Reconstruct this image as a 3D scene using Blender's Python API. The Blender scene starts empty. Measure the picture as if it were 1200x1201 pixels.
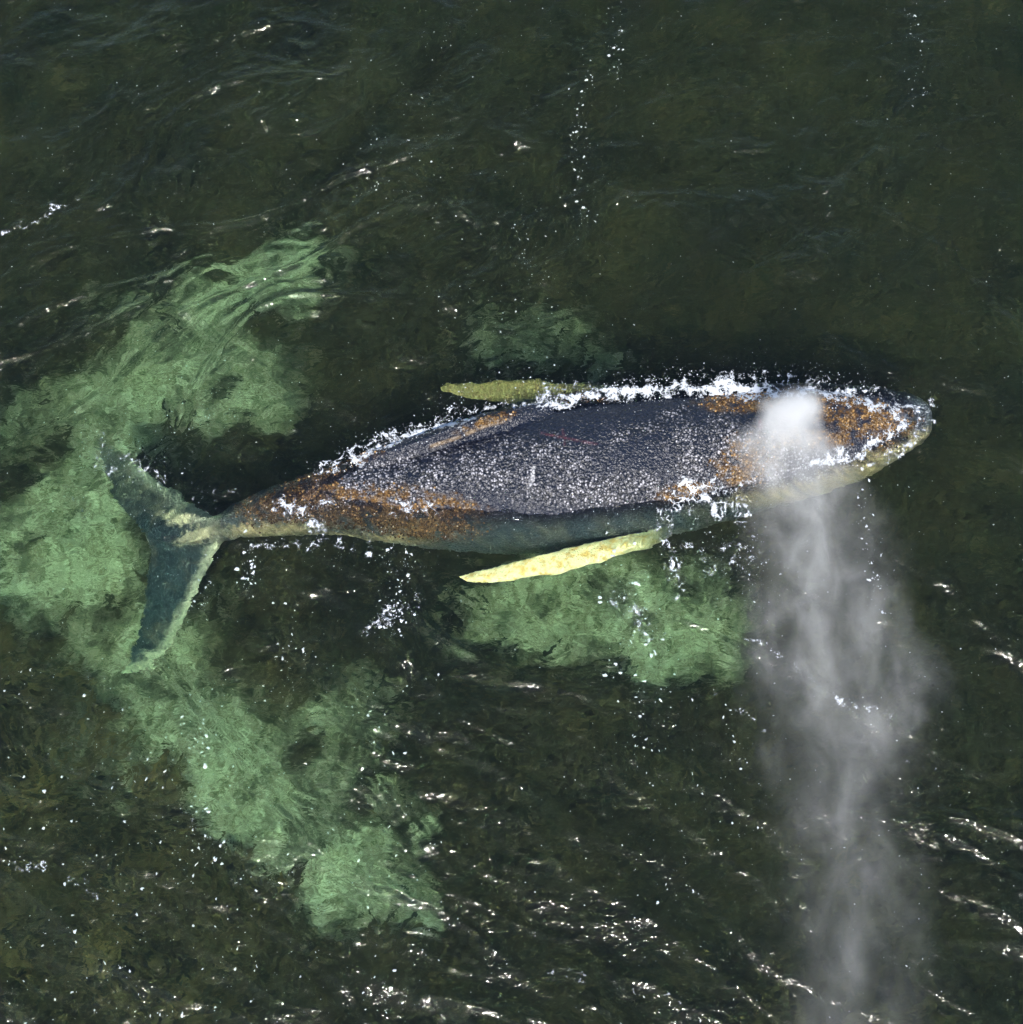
import bpy, bmesh, math, random
import numpy as np
from mathutils import Vector
from mathutils.bvhtree import BVHTree

R = math.radians
sc = bpy.context.scene
random.seed(7)
rng = np.random.default_rng(11)

# ---------------------------------------------------------------- camera, sky, sun, exposure
TILT = R(18.0)                       # the drone looks a little north of straight down
FPX = 600 / math.tan(R(19.0))        # focal length in photo pixels (photo 1200 wide)
DIST = FPX / 80.0                    # 80 photo pixels to a metre at the middle of the picture
CAM = np.array([0.0, -DIST * math.sin(TILT), DIST * math.cos(TILT)])
cam_d = bpy.data.cameras.new('drone_camera')
cam = bpy.data.objects.new('drone_camera', cam_d)
sc.collection.objects.link(cam)
cam.location = CAM
cam.rotation_euler = (TILT, 0, 0)
cam_d.sensor_fit = 'HORIZONTAL'
cam_d.angle = R(38.0)
cam_d.clip_end = 2000
sc.camera = cam

SUN_EL, SUN_AZ = R(51), R(186)       # azimuth clockwise from north (+y): the sun stands low in the picture
world = bpy.data.worlds.new('World')
sc.world = world
world.use_nodes = True
wn = world.node_tree
sky = wn.nodes.new('ShaderNodeTexSky')
sky.sky_type = 'NISHITA'
sky.sun_disc = False
sky.sun_elevation = SUN_EL
sky.sun_rotation = SUN_AZ
bg = wn.nodes['Background']
bg.inputs['Strength'].default_value = 0.15
wn.links.new(sky.outputs[0], bg.inputs['Color'])

sd = bpy.data.lights.new('sun', 'SUN')
sd.energy = 5.0
sd.angle = R(0.55)
sd.color = (1.0, 0.95, 0.88)
sun = bpy.data.objects.new('sun', sd)
sc.collection.objects.link(sun)
S = Vector((math.sin(SUN_AZ) * math.cos(SUN_EL), math.cos(SUN_AZ) * math.cos(SUN_EL), math.sin(SUN_EL)))
sun.rotation_euler = S.to_track_quat('Z', 'Y').to_euler()
sun.location = S * 60

sc.view_settings.view_transform = 'Standard'
sc.view_settings.look = 'None'
sc.view_settings.exposure = 0.75
sc.view_settings.gamma = 1.0
sc.view_settings.use_curve_mapping = False
sc.render.engine = 'CYCLES'
cy = sc.cycles
cy.use_denoising = True
cy.max_bounces = 8
cy.diffuse_bounces = 2
cy.glossy_bounces = 3
cy.transmission_bounces = 6
cy.volume_bounces = 2
cy.transparent_max_bounces = 12
cy.sample_clamp_indirect = 0.0
cy.blur_glossy = 0.6
cy.volume_step_rate = 1.0
cy.volume_max_steps = 128

# ---------------------------------------------------------------- picture <-> place
CT, ST = math.cos(TILT), math.sin(TILT)
def at(px, py, z=0.0):
    """the point of the place at height z that the photo shows at pixel (px, py)"""
    px = np.asarray(px, float); py = np.asarray(py, float); z = np.asarray(z, float)
    z = np.where(z < 0, z * 0.8, z)             # water lifts what lies in it
    a = (px - 600) / FPX; b = (600.5 - py) / FPX
    dx = a; dy = b * CT + ST; dz = b * ST - CT
    t = (z - CAM[2]) / dz
    return CAM[0] + dx * t, CAM[1] + dy * t
def px_of(x, y, z):
    z = np.where(np.asarray(z) < 0, np.asarray(z) * 0.8, z)
    rx, ry, rz = x - CAM[0], y - CAM[1], z - CAM[2]
    yc = ry * CT + rz * ST; zc = ry * ST - rz * CT
    return 600 + FPX * rx / zc, 600.5 - FPX * yc / zc

# ---------------------------------------------------------------- numpy noise
_perm = np.random.default_rng(3).permutation(4096)
_g2 = np.stack([np.cos(np.arange(64) * 2 * np.pi / 64), np.sin(np.arange(64) * 2 * np.pi / 64)], 1)
def _h(ix, iy, s):
    return _perm[(_perm[(ix + s * 131) & 4095] + iy) & 4095]
def perlin(x, y, s=0):
    x = np.asarray(x, float); y = np.asarray(y, float)
    x0 = np.floor(x).astype(np.int64); y0 = np.floor(y).astype(np.int64)
    fx, fy = x - x0, y - y0
    u = fx * fx * fx * (fx * (fx * 6 - 15) + 10); v = fy * fy * fy * (fy * (fy * 6 - 15) + 10)
    def d(i, j):
        g = _g2[_h(x0 + i, y0 + j, s) & 63]
        return g[..., 0] * (fx - i) + g[..., 1] * (fy - j)
    a = d(0, 0) * (1 - u) + d(1, 0) * u
    b = d(0, 1) * (1 - u) + d(1, 1) * u
    return (a * (1 - v) + b * v) * 1.5
def fbm(x, y, o=4, s=0, g=0.5):
    t = 0; a = 1.0; n = 0
    for k in range(o):
        t = t + a * perlin(x * 2 ** k, y * 2 ** k, s + k); n += a; a *= g
    return t / n
def worley_edge(x, y, s=0):
    """distance to the second nearest minus the nearest feature point: 0 on the cell walls"""
    x0 = np.floor(x).astype(np.int64); y0 = np.floor(y).astype(np.int64)
    d1 = np.full(x.shape, 9.0); d2 = np.full(x.shape, 9.0)
    for i in (-1, 0, 1):
        for j in (-1, 0, 1):
            h = _h(x0 + i, y0 + j, s); h2 = _h(x0 + i, y0 + j, s + 5)
            d = np.hypot(x0 + i + (h % 997) / 997.0 - x, y0 + j + (h2 % 991) / 991.0 - y)
            d2 = np.minimum(d2, np.maximum(d1, d)); d1 = np.minimum(d1, d)
    return d2 - d1
def sstep(a, b, x):
    t = np.clip((x - a) / (b - a), 0, 1)
    return t * t * (3 - 2 * t)
def seg_dist(x, y, pts):
    """distance to a polyline and the share of its length at the nearest point"""
    best = np.full(np.shape(x), 1e9); par = np.zeros(np.shape(x))
    P = np.array(pts, float); L = np.hypot(*(P[1:] - P[:-1]).T); tot = L.sum(); acc = 0
    for (a, b), l in zip(zip(P[:-1], P[1:]), L):
        d = b - a
        t = np.clip(((x - a[0]) * d[0] + (y - a[1]) * d[1]) / (l * l + 1e-9), 0, 1)
        q = np.hypot(x - a[0] - t * d[0], y - a[1] - t * d[1])
        m = q < best
        best = np.where(m, q, best); par = np.where(m, (acc + t * l) / tot, par)
        acc += l
    return best, par
def blob(x, y, cx, cy_, rx, ry, ang=0):
    c, s = math.cos(R(ang)), math.sin(R(ang))
    u = ((x - cx) * c + (y - cy_) * s) / rx; v = (-(x - cx) * s + (y - cy_) * c) / ry
    return u * u + v * v            # < 1 inside

# ---------------------------------------------------------------- object helpers
def link(o, label=None, cat=None, kind=None, parent=None, group=None):
    sc.collection.objects.link(o)
    if label: o['label'] = label
    if cat: o['category'] = cat
    if kind: o['kind'] = kind
    if group: o['group'] = group
    if parent: o.parent = parent
    return o
def mesh_np(name, verts, quads=None, tris=None, mat=None, smooth=True):
    me = bpy.data.meshes.new(name)
    nq = 0 if quads is None else len(quads); nt = 0 if tris is None else len(tris)
    me.vertices.add(len(verts)); me.vertices.foreach_set('co', np.asarray(verts, np.float32).ravel())
    loops = np.concatenate([np.asarray(a, np.int32).ravel() for a in (quads, tris) if a is not None and len(a)])
    me.loops.add(len(loops)); me.loops.foreach_set('vertex_index', loops)
    me.polygons.add(nq + nt)
    start = np.concatenate([np.arange(nq) * 4, nq * 4 + np.arange(nt) * 3]).astype(np.int32)
    tot = np.concatenate([np.full(nq, 4), np.full(nt, 3)]).astype(np.int32)
    me.polygons.foreach_set('loop_start', start); me.polygons.foreach_set('loop_total', tot)
    me.polygons.foreach_set('use_smooth', np.full(nq + nt, smooth))
    me.update(calc_edges=True); me.validate()
    if mat: me.materials.append(mat)
    return bpy.data.objects.new(name, me)
def attr(me, name, vals):
    a = me.attributes.new(name, 'FLOAT', 'POINT'); a.data.foreach_set('value', np.asarray(vals, np.float32).ravel())
def attr_col(me, name, cols):
    a = me.attributes.new(name, 'FLOAT_COLOR', 'POINT')
    c = np.ones((len(cols), 4), np.float32); c[:, :3] = cols
    a.data.foreach_set('color', c.ravel())
def grid_faces(nx, ny):
    i = np.arange(nx - 1)[None, :]; j = np.arange(ny - 1)[:, None]
    a = j * nx + i
    return np.stack([a, a + 1, a + nx + 1, a + nx], -1).reshape(-1, 4)

class Mat:
    def __init__(s, name):
        s.m = bpy.data.materials.new(name); s.m.use_nodes = True
        s.t = s.m.node_tree; s.t.nodes.clear()
        s.out = s.n('OutputMaterial')
    def n(s, typ, **kw):
        nd = s.t.nodes.new('ShaderNode' + typ)
        for k, v in kw.items():
            if hasattr(nd, k) and k not in ('Color',): setattr(nd, k, v)
        return nd
    def l(s, a, b): s.t.links.new(a, b)
    def val(s, sock, v):
        if isinstance(v, (int, float, tuple, list)): sock.default_value = v
        else: s.l(v, sock)
    def math(s, op, a, b=0.0, c=None, clamp=False):
        nd = s.n('Math', operation=op); nd.use_clamp = clamp
        s.val(nd.inputs[0], a); s.val(nd.inputs[1], b)
        if c is not None: s.val(nd.inputs[2], c)
        return nd.outputs[0]
    def noise(s, vec, scale, detail=4, rough=0.5, dist=0.0):
        nd = s.n('TexNoise'); s.l(vec, nd.inputs['Vector'])
        nd.inputs['Scale'].default_value = scale; nd.inputs['Detail'].default_value = detail
        nd.inputs['Roughness'].default_value = rough; nd.inputs['Distortion'].default_value = dist
        return nd.outputs[0]
    def voro(s, vec, scale, feature='F1', out=0):
        nd = s.n('TexVoronoi', feature=feature); s.l(vec, nd.inputs['Vector'])
        nd.inputs['Scale'].default_value = scale
        return nd.outputs[out]
    def ramp(s, fac, stops):
        nd = s.n('ValToRGB'); s.l(fac, nd.inputs[0])
        e = nd.color_ramp.elements
        while len(e) < len(stops): e.new(0.5)
        for k, (p, c) in enumerate(stops):
            e[k].position = p
            e[k].color = (c, c, c, 1) if isinstance(c, (int, float)) else (*c, 1)
        return nd.outputs[0]
    def mix(s, f, a, b, blend='MIX'):
        nd = s.n('Mix', data_type='RGBA', blend_type=blend)
        s.val(nd.inputs[0], f)
        for sock, v in ((nd.inputs[6], a), (nd.inputs[7], b)):
            if isinstance(v, tuple): sock.default_value = (*v, 1) if len(v) == 3 else v
            else: s.l(v, sock)
        return nd.outputs[2]
    def bump(s, height, strength, dist, normal=None):
        nd = s.n('Bump'); s.val(nd.inputs['Strength'], strength); nd.inputs['Distance'].default_value = dist
        s.l(height, nd.inputs['Height'])
        if normal is not None: s.l(normal, nd.inputs['Normal'])
        return nd.outputs[0]
    def bsdf(s, color, rough, normal=None, spec=0.5):
        nd = s.n('BsdfPrincipled')
        if isinstance(color, tuple): nd.inputs['Base Color'].default_value = (*color, 1)
        else: s.l(color, nd.inputs['Base Color'])
        s.val(nd.inputs['Roughness'], rough); s.val(nd.inputs['Specular IOR Level'], spec)
        if normal is not None: s.l(normal, nd.inputs['Normal'])
        s.l(nd.outputs[0], s.out.inputs['Surface'])
        return nd
    def coord(s): return s.n('TexCoord').outputs['Object']
    def at(s, name, col=False):
        nd = s.n('Attribute'); nd.attribute_name = name
        return nd.outputs['Color' if col else 'Fac']

# ---------------------------------------------------------------- sea surface
WAVES = []
_wr = np.random.default_rng(21)
for k in range(70):                                  # long swell then chop, each a plane wave
    lam = 3.2 * (0.16 / 3.2) ** (k / 69.0)
    main = R(118) if k % 2 else R(62)                # crests rising to the right / falling to the right
    th = main + _wr.normal(0, 0.28 + 0.25 * (k / 69.0))
    amp = 0.0047 * lam ** 0.95 * _wr.uniform(0.5, 1.4)
    WAVES.append((2 * np.pi / lam, th, amp, _wr.uniform(0, 6.28), k % 2))
WHALE_AXIS = [(-5.2, 0.0), (6.3, 1.5)]
def sea_z(x, y):
    x = np.asarray(x, float); y = np.asarray(y, float)
    wx = x + 0.35 * perlin(x * 0.35, y * 0.35, 40); wy = y + 0.35 * perlin(x * 0.35 + 9, y * 0.35, 41)
    upper = sstep(-1.0, 5.0, y + 0.35 * -x)          # the two wave trains rule different waters
    z = np.zeros_like(x)
    for kk, th, a, ph, fam in WAVES:
        m = (0.35 + 0.80 * upper) if fam else (1.05 - 0.70 * upper)
        z = z + a * m * np.sin(kk * (wx * math.cos(th) + wy * math.sin(th)) + ph)
    gust = 0.45 + 0.95 * sstep(-0.4, 0.5, fbm(x * 0.16, y * 0.16, 2, 50))
    # sharp crest lines of the chop
    for (th, sc_, a, s, um) in ((R(122), 0.78, 0.046, 60, 1), (R(58), 0.60, 0.058, 64, 0)):
        u = wx * math.cos(th) + wy * math.sin(th); v = -wx * math.sin(th) + wy * math.cos(th)
        r = 1 - np.abs(perlin(u * sc_ * 1.25, v * sc_ * 0.38, s)) * 2.2
        if um:                                       # these crests lean away, steep on their far side
            r = 1 - np.abs(perlin((u - 0.30 * np.clip(r, 0, 1) ** 3) * sc_ * 1.25, v * sc_ * 0.38, s)) * 2.2
        r2 = 1 - np.abs(perlin(u * sc_ * 3.4 + 3, v * sc_ * 1.1, s + 1)) * 2.2
        m = (0.15 + 0.85 * upper) if um else (1 - 0.6 * upper)
        z = z + m * a * (np.clip(r, 0, 1) ** 4 + 0.55 * np.clip(r2, 0, 1) ** 3 * (0.4 + np.clip(r, 0, 1)))
    d, _ = seg_dist(x, y, WHALE_AXIS)
    calm = 0.45 + 0.55 * sstep(0.9, 3.0, d)
    fade = 1 - 0.8 * sstep(14, 40, np.hypot(x, y))
    return z * gust * calm * fade - 0.02

def water_material():
    m = Mat('sea_water')
    co = m.coord()
    mp = m.n('Mapping'); m.l(co, mp.inputs['Vector']); mp.inputs['Scale'].default_value = (1.0, 1.7, 1.0)
    f = m.noise(mp.outputs[0], 4.0, 2, 0.5, 0.6)
    f2 = m.noise(mp.outputs[0], 6.5, 3, 0.5, 0.8)
    soft = m.bump(f, 0.42, 0.045)
    nrm = m.bump(f2, 0.52, 0.034, soft)
    fr = m.n('Fresnel'); fr.inputs['IOR'].default_value = 1.33; m.l(nrm, fr.inputs['Normal'])
    gl = m.n('BsdfGlossy'); gl.inputs['Roughness'].default_value = 0.055; m.l(nrm, gl.inputs['Normal'])
    tr = m.n('BsdfRefraction'); tr.inputs['IOR'].default_value = 1.24; tr.inputs['Roughness'].default_value = 0.0; m.l(soft, tr.inputs['Normal'])
    mx = m.n('MixShader'); m.l(fr.outputs[0], mx.inputs[0]); m.l(tr.outputs[0], mx.inputs[1]); m.l(gl.outputs[0], mx.inputs[2])
    m.l(mx.outputs[0], m.out.inputs['Surface'])
    ab = m.n('VolumeAbsorption')
    ab.inputs['Color'].default_value = (0.46, 0.81, 0.52, 1); ab.inputs['Density'].default_value = 0.30
    vs = m.n('VolumeScatter'); vs.inputs['Color'].default_value = (0.62, 0.80, 0.72, 1); vs.inputs['Density'].default_value = 0.030
    vs.inputs['Anisotropy'].default_value = 0.5
    ad = m.n('AddShader'); m.l(ab.outputs[0], ad.inputs[0]); m.l(vs.outputs[0], ad.inputs[1])
    m.l(ad.outputs[0], m.out.inputs['Volume'])
    return m.m

BED_Z = -3.3
def axis(dense, step, far, k=1.28):
    a = [0.0]
    while a[-1] < dense: a.append(a[-1] + step)
    s = step
    while a[-1] < far: s *= k; a.append(a[-1] + s)
    a = np.array(a); return np.concatenate([-a[:0:-1], a])
gx = axis(10.5, 0.034, 300); gy = axis(10.5, 0.034, 300)
GX, GY = np.meshgrid(gx, gy)
GZ = sea_z(GX, GY)
nx, ny = len(gx), len(gy)
top = np.stack([GX, GY, GZ], -1).reshape(-1, 3)
border = np.concatenate([np.arange(nx), np.arange(2, ny + 1) * nx - 1, (ny - 1) * nx + np.arange(nx - 2, -1, -1), np.arange(ny - 2, 0, -1) * nx])
low = top[border].copy(); low[:, 2] = BED_Z - 3.0
nb = len(border); base = len(top)
side = np.stack([border, base + np.arange(nb), base + (np.arange(nb) + 1) % nb, np.roll(border, -1)], 1)
cen = np.array([[0, 0, BED_Z - 3.0]])
botf = np.stack([base + np.arange(nb), np.full(nb, base + nb), base + (np.arange(nb) + 1) % nb], 1)
sea = mesh_np('sea_water', np.concatenate([top, low, cen]), np.concatenate([grid_faces(nx, ny), side]), botf, water_material())
link(sea, 'dark green rippled sea water around the whale', None, 'structure')

# ---------------------------------------------------------------- sea bed: sand patches among weed
SAND = [  # photo px, py, rx, ry, angle, strength
    (288, 354, 98, 46, -27, 1.25), (185, 470, 150, 72, -18, 0.95), (85, 640, 112, 120, 10, 1.0), (40, 520, 80, 45, 0, 0.5),
    (165, 770, 105, 70, 35, 0.95), (245, 860, 85, 72, 50, 1.05), (315, 935, 92, 80, 45, 1.05), (405, 1030, 80, 62, 35, 1.0),
    (470, 1085, 52, 36, 20, 0.95), (400, 845, 58, 46, 0, 0.8), (655, 714, 118, 64, -8, 1.2), (795, 752, 70, 58, 10, 1.05),
    (615, 405, 92, 46, 0, 0.52), (700, 432, 46, 24, 0, 0.7), (490, 970, 24, 22, 0, 0.8), (150, 360, 60, 35, 0, 0.35), (250, 720, 60, 50, 0, 0.35),
    (455, 940, 40, 55, 0, 0.4), (130, 900, 70, 60, 0, 0.45), (300, 470, 80, 50, 0, 0.45), (830, 700, 60, 50, 0, 0.5)]
def sand_mask(x, y, z=BED_Z):
    px, py = px_of(x, y, z)
    px = px + 46 * fbm(x * 0.9, y * 0.9, 5, 70, 0.65); py = py + 46 * fbm(x * 0.9 + 7, y * 0.9, 5, 75, 0.65)
    m = np.zeros_like(px)
    for cx, cy_, rx, ry, a, s in SAND:
        q = np.sqrt(blob(px, py, cx, cy_, rx, ry, a))
        m = np.maximum(m, 1.1 * s * sstep(1.75, 0.15, q))
    n = fbm(x * 1.3, y * 1.3, 5, 80, 0.6)
    n2 = fbm(x * 0.8 + 5, y * 0.8, 4, 86, 0.6)
    return np.clip(m * (0.90 + 1.1 * n + 0.8 * n2) + 0.12 * np.maximum(n, 0), 0, 1)

bx = axis(11.5, 0.055, 300, 1.4)
BX, BY = np.meshgrid(bx, bx)
SM = sand_mask(BX, BY)
wx_ = BX + 0.5 * fbm(BX * 0.8, BY * 0.8, 3, 90); wy_ = BY + 0.5 * fbm(BX * 0.8, BY * 0.8, 3, 94)
lump = fbm(wx_ * 1.6, wy_ * 1.6, 5, 98, 0.6)
near = 1 - sstep(12, 30, np.hypot(BX, BY))
BZ = BED_Z + near * ((1 - SM) * (0.35 * lump + 0.12) + SM * 0.07 * lump)
bed_m = Mat('sea_bed')
co = bed_m.coord()
s_ = bed_m.at('sand'); w_ = bed_m.at('lump')
n1 = bed_m.noise(co, 3.0, 8, 0.65, 1.2)
n2 = bed_m.noise(co, 5.0, 9, 0.72, 1.6)
weed = bed_m.ramp(n1, [(0.3, (0.014, 0.009, 0.006)), (0.52, (0.045, 0.027, 0.015)), (0.72, (0.11, 0.070, 0.035))])
sandc = bed_m.ramp(n2, [(0.36, (0.09, 0.07, 0.04)), (0.45, (0.32, 0.25, 0.19)), (0.55, (0.54, 0.45, 0.39)), (0.66, (0.78, 0.68, 0.60))])
fac = bed_m.math('ADD', s_, bed_m.math('MULTIPLY', bed_m.math('SUBTRACT', n1, 0.5), 0.9))
fac = bed_m.ramp(fac, [(0.12, 0.0), (0.50, 0.28), (1.0, 1.0)])
bed_m.bsdf(bed_m.mix(fac, weed, sandc), 1.0, bed_m.bump(n2, 0.6, 0.08), 0.1)
bed = mesh_np('sea_bed', np.stack([BX, BY, BZ], -1).reshape(-1, 3), grid_faces(len(bx), len(bx)), None, bed_m.m)
attr(bed.data, 'sand', SM); attr(bed.data, 'lump', lump)
link(bed, 'sea bed of pale sand patches among dark weed', None, 'structure')

# weed fronds: short bent blades combed by the swell
def weed_fronds(n):
    x = rng.uniform(-11, 11, n * 2); y = rng.uniform(-9.5, 11, n * 2)
    m = sand_mask(x, y)
    dens = sstep(-0.35, 0.35, fbm(x * 0.7, y * 0.7, 3, 110))
    keep = rng.random(n * 2) < (1 - sstep(0.02, 0.62, m)) ** 1.6 * (0.25 + 0.75 * dens)
    x, y = x[keep][:n], y[keep][:n]; n = len(x)
    th = 2.5 * fbm(x * 0.4, y * 0.4, 2, 115) + rng.normal(0, 0.5, n) + 0.5
    L = rng.uniform(0.16, 0.5, n); w = L * rng.uniform(0.06, 0.13, n)
    dx, dy = np.cos(th), np.sin(th)
    V = np.zeros((n, 7, 3)); z0 = BED_Z + 0.05
    for k, (t, h, ww) in enumerate(((0, 0, 0.6), (0.4, 0.33, 1.0), (0.8, 0.5, 0.7))):
        for s in (0, 1):
            V[:, 2 * k + s, 0] = x + dx * L * t - dy * w * ww * (s * 2 - 1)
            V[:, 2 * k + s, 1] = y + dy * L * t + dx * w * ww * (s * 2 - 1)
            V[:, 2 * k + s, 2] = z0 + L * h + w * 0.4 * s
    V[:, 6, 0] = x + dx * L * 1.15; V[:, 6, 1] = y + dy * L * 1.15; V[:, 6, 2] = z0 + L * 0.42
    b = np.arange(n)[:, None] * 7
    Q = np.concatenate([b + np.array([0, 1, 3, 2]), b + np.array([2, 3, 5, 4])]); T = b + np.array([4, 5, 6])
    mm = Mat('weed')
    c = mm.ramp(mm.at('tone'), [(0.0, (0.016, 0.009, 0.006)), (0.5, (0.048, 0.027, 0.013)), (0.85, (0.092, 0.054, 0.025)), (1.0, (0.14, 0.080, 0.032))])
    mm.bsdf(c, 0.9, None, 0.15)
    o = mesh_np('weed', V.reshape(-1, 3), Q, T, mm.m)
    ppx, ppy = px_of(x, y, BED_Z)
    dark = sstep(1.4, 0.5, np.sqrt(blob(ppx, ppy, 490, 760, 110, 110))); pale = sstep(1.3, 0.4, np.sqrt(blob(ppx, ppy, 60, 1000, 330, 300)))  # dark: the whale's body shadow, painted into the weed tone
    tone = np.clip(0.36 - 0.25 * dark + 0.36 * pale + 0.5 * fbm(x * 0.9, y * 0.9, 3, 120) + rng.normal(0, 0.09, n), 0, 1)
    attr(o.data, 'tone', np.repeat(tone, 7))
    return o
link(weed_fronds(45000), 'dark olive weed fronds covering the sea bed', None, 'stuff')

# ---------------------------------------------------------------- the whale
# px x, upper edge, lower edge (photo), height of the back above the sea, half height
ST_ = np.array([
    (236, 612, 634, -0.5, 0.15), (250, 606, 634, -0.4, 0.22), (300, 580, 630, -0.16, 0.36), (350, 560, 629, -0.03, 0.46),
    (400, 544, 628, 0.03, 0.56), (450, 526, 636, 0.075, 0.68), (500, 508, 643, 0.12, 0.8), (550, 492, 647, 0.165, 0.92),
    (600, 477, 650, 0.2, 1.0), (650, 469, 650, 0.23, 1.06), (700, 463, 645, 0.245, 1.1), (750, 459, 636, 0.25, 1.08),
    (800, 456, 624, 0.25, 1.03), (850, 454, 610, 0.25, 0.97), (900, 452, 595, 0.25, 0.88), (935, 451, 585, 0.26, 0.82),
    (970, 452, 575, 0.17, 0.74), (1005, 453, 562, 0.09, 0.64), (1035, 456, 546, 0.03, 0.52), (1060, 461, 529, -0.04, 0.38),
    (1073, 465, 522, -0.1, 0.28), (1082, 470, 515, -0.14, 0.2), (1088, 476, 508, -0.18, 0.13), (1092, 484, 499, -0.22, 0.05)])
NS, NR = 110, 48
def body_rings():
    s0 = np.linspace(0, 1, len(ST_)); s1 = np.linspace(0, 1, NS)
    def cub(c):                                       # Catmull-Rom through the stations
        i = np.clip((s1 * (len(c) - 1)).astype(int), 0, len(c) - 2); t = s1 * (len(c) - 1) - i
        p = [c[np.clip(i + k, 0, len(c) - 1)] for k in (-1, 0, 1, 2)]
        return 0.5 * (2 * p[1] + (p[2] - p[0]) * t + (2 * p[0] - 5 * p[1] + 4 * p[2] - p[3]) * t ** 2 + (3 * p[1] - p[0] - 3 * p[2] + p[3]) * t ** 3)
    X, U, Lo, ZT, HZ = (cub(ST_[:, k]) for k in range(5))
    zc = ZT - HZ
    V = []
    ph = np.linspace(0, 2 * np.pi, NR, endpoint=False)
    for k in range(NS):
        mid = 0.5 * (U[k] + Lo[k])
        x, yu = at(X[k], U[k], zc[k]); _, yl = at(X[k], Lo[k], zc[k])
        hw = 0.5 * (yu - yl) * 0.985; yc = 0.5 * (yu + yl)
        tail = sstep(0.45, 0.05, k / (NS - 1)); head = sstep(0.72, 0.95, k / (NS - 1))
        e = 2.0 - 0.35 * tail + 0.35 * head           # peaked stock, flat rostrum
        c, s = np.cos(ph), np.sin(ph)
        yy = np.sign(c) * np.abs(c) ** (2 / e) * hw
        zz = np.sign(s) * np.abs(s) ** (2 / (e if True else 2)) * HZ[k]
        V.append(np.stack([np.full(NR, float(x)), yc + yy, zc[k] + zz], 1))
    return np.array(V)
RG = body_rings()
def loft(rings):
    n, r = rings.shape[:2]
    v = rings.reshape(-1, 3)
    f = []
    for i in range(n - 1):
        for j in range(r):
            f.append((i * r + j, i * r + (j + 1) % r, (i + 1) * r + (j + 1) % r, (i + 1) * r + j))
    v = np.concatenate([v, rings[0].mean(0)[None], rings[-1].mean(0)[None]])
    t = []
    for j in range(r):
        t.append((n * r, (j + 1) % r, j)); t.append((n * r + 1, (n - 1) * r + j, (n - 1) * r + (j + 1) % r))
    return v, np.array(f), np.array(t)
def blade(lead, trail, zs, thick, n=48, r=20, knob=0.0):
    """a fin between a leading and a trailing edge (photo px), thickest near the leading edge"""
    def rs(p):
        p = np.array(p, float); d = np.concatenate([[0], np.cumsum(np.hypot(*(p[1:] - p[:-1]).T))]); d /= d[-1]
        q = np.linspace(0, 1, n)
        return np.stack([np.interp(q, d, p[:, 0]), np.interp(q, d, p[:, 1])], 1)
    a, b = rs(lead), rs(trail)
    kk = knob * np.maximum(0, np.sin(np.linspace(0, 1, n) * 34)) * np.sin(np.linspace(0, 1, n) * np.pi)
    a = a + (a - b) / (np.hypot(*(a - b).T)[:, None] + 1e-6) * kk[:, None]
    z = np.interp(np.linspace(0, 1, n), np.linspace(0, 1, len(zs)), zs)
    th = np.interp(np.linspace(0, 1, n), np.linspace(0, 1, len(thick)), thick)
    rings = []
    for k in range(n):
        ax, ay = at(a[k, 0], a[k, 1], z[k]); bx_, by_ = at(b[k, 0], b[k, 1], z[k])
        ring = []
        for q in range(r):
            an = 2 * np.pi * q / r
            u = 0.5 - 0.5 * math.cos(an)
            prof = math.sin(an) * (1.35 - 0.9 * u)
            ring.append((ax + (bx_ - ax) * u, ay + (by_ - ay) * u, z[k] + th[k] * prof))
        rings.append(ring)
    return loft(np.array(rings))
PARTS = [loft(RG)]
# near (right) flipper, swept back along the flank; far (left) flipper; the two fluke lobes; the low dorsal fin
knob = lambda p, a: [(x, y + a * math.sin(i * 2.1)) for i, (x, y) in enumerate(p)]
PARTS.append(blade([(815, 606), (775, 637), (740, 647), (700, 660), (660, 671), (620, 678), (580, 684), (550, 683), (536, 677)],
                   [(800, 590), (765, 621), (730, 628), (690, 636), (650, 646), (610, 657), (580, 664), (555, 671), (536, 676)], (-0.6, -0.34, -0.22, -0.18, -0.20), (0.10, 0.10, 0.08, 0.06, 0.015), knob=2.6))
PARTS.append(blade([(800, 490), (720, 452), (660, 449), (620, 447), (585, 449), (550, 448), (525, 450), (514, 455)],
                   [(770, 515), (700, 490), (650, 484), (610, 477), (580, 472), (550, 468), (530, 464), (515, 458)], (-0.8, -0.7, -0.68, -0.6, -0.55), (0.10, 0.09, 0.07, 0.05, 0.015), knob=2.6))
PARTS.append(blade([(285, 622), (262, 634), (252, 650), (238, 684), (222, 715), (210, 742), (190, 772), (165, 789), (140, 794)],
                   [(215, 600), (170, 626), (174, 652), (171, 680), (168, 708), (163, 735), (156, 757), (148, 775), (138, 792)], (-0.6, -0.95, -1.3, -1.65, -2.0), (0.15, 0.09, 0.06, 0.04, 0.01)))
PARTS.append(blade([(285, 612), (262, 612), (244, 603), (222, 590), (196, 569), (168, 549), (145, 533), (125, 522), (112, 518)],
                   [(215, 640), (172, 630), (160, 618), (148, 604), (139, 590), (130, 572), (122, 555), (116, 538), (111, 520)], (-0.6, -0.95, -1.3, -1.65, -2.0), (0.15, 0.09, 0.06, 0.04, 0.01)))
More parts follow.
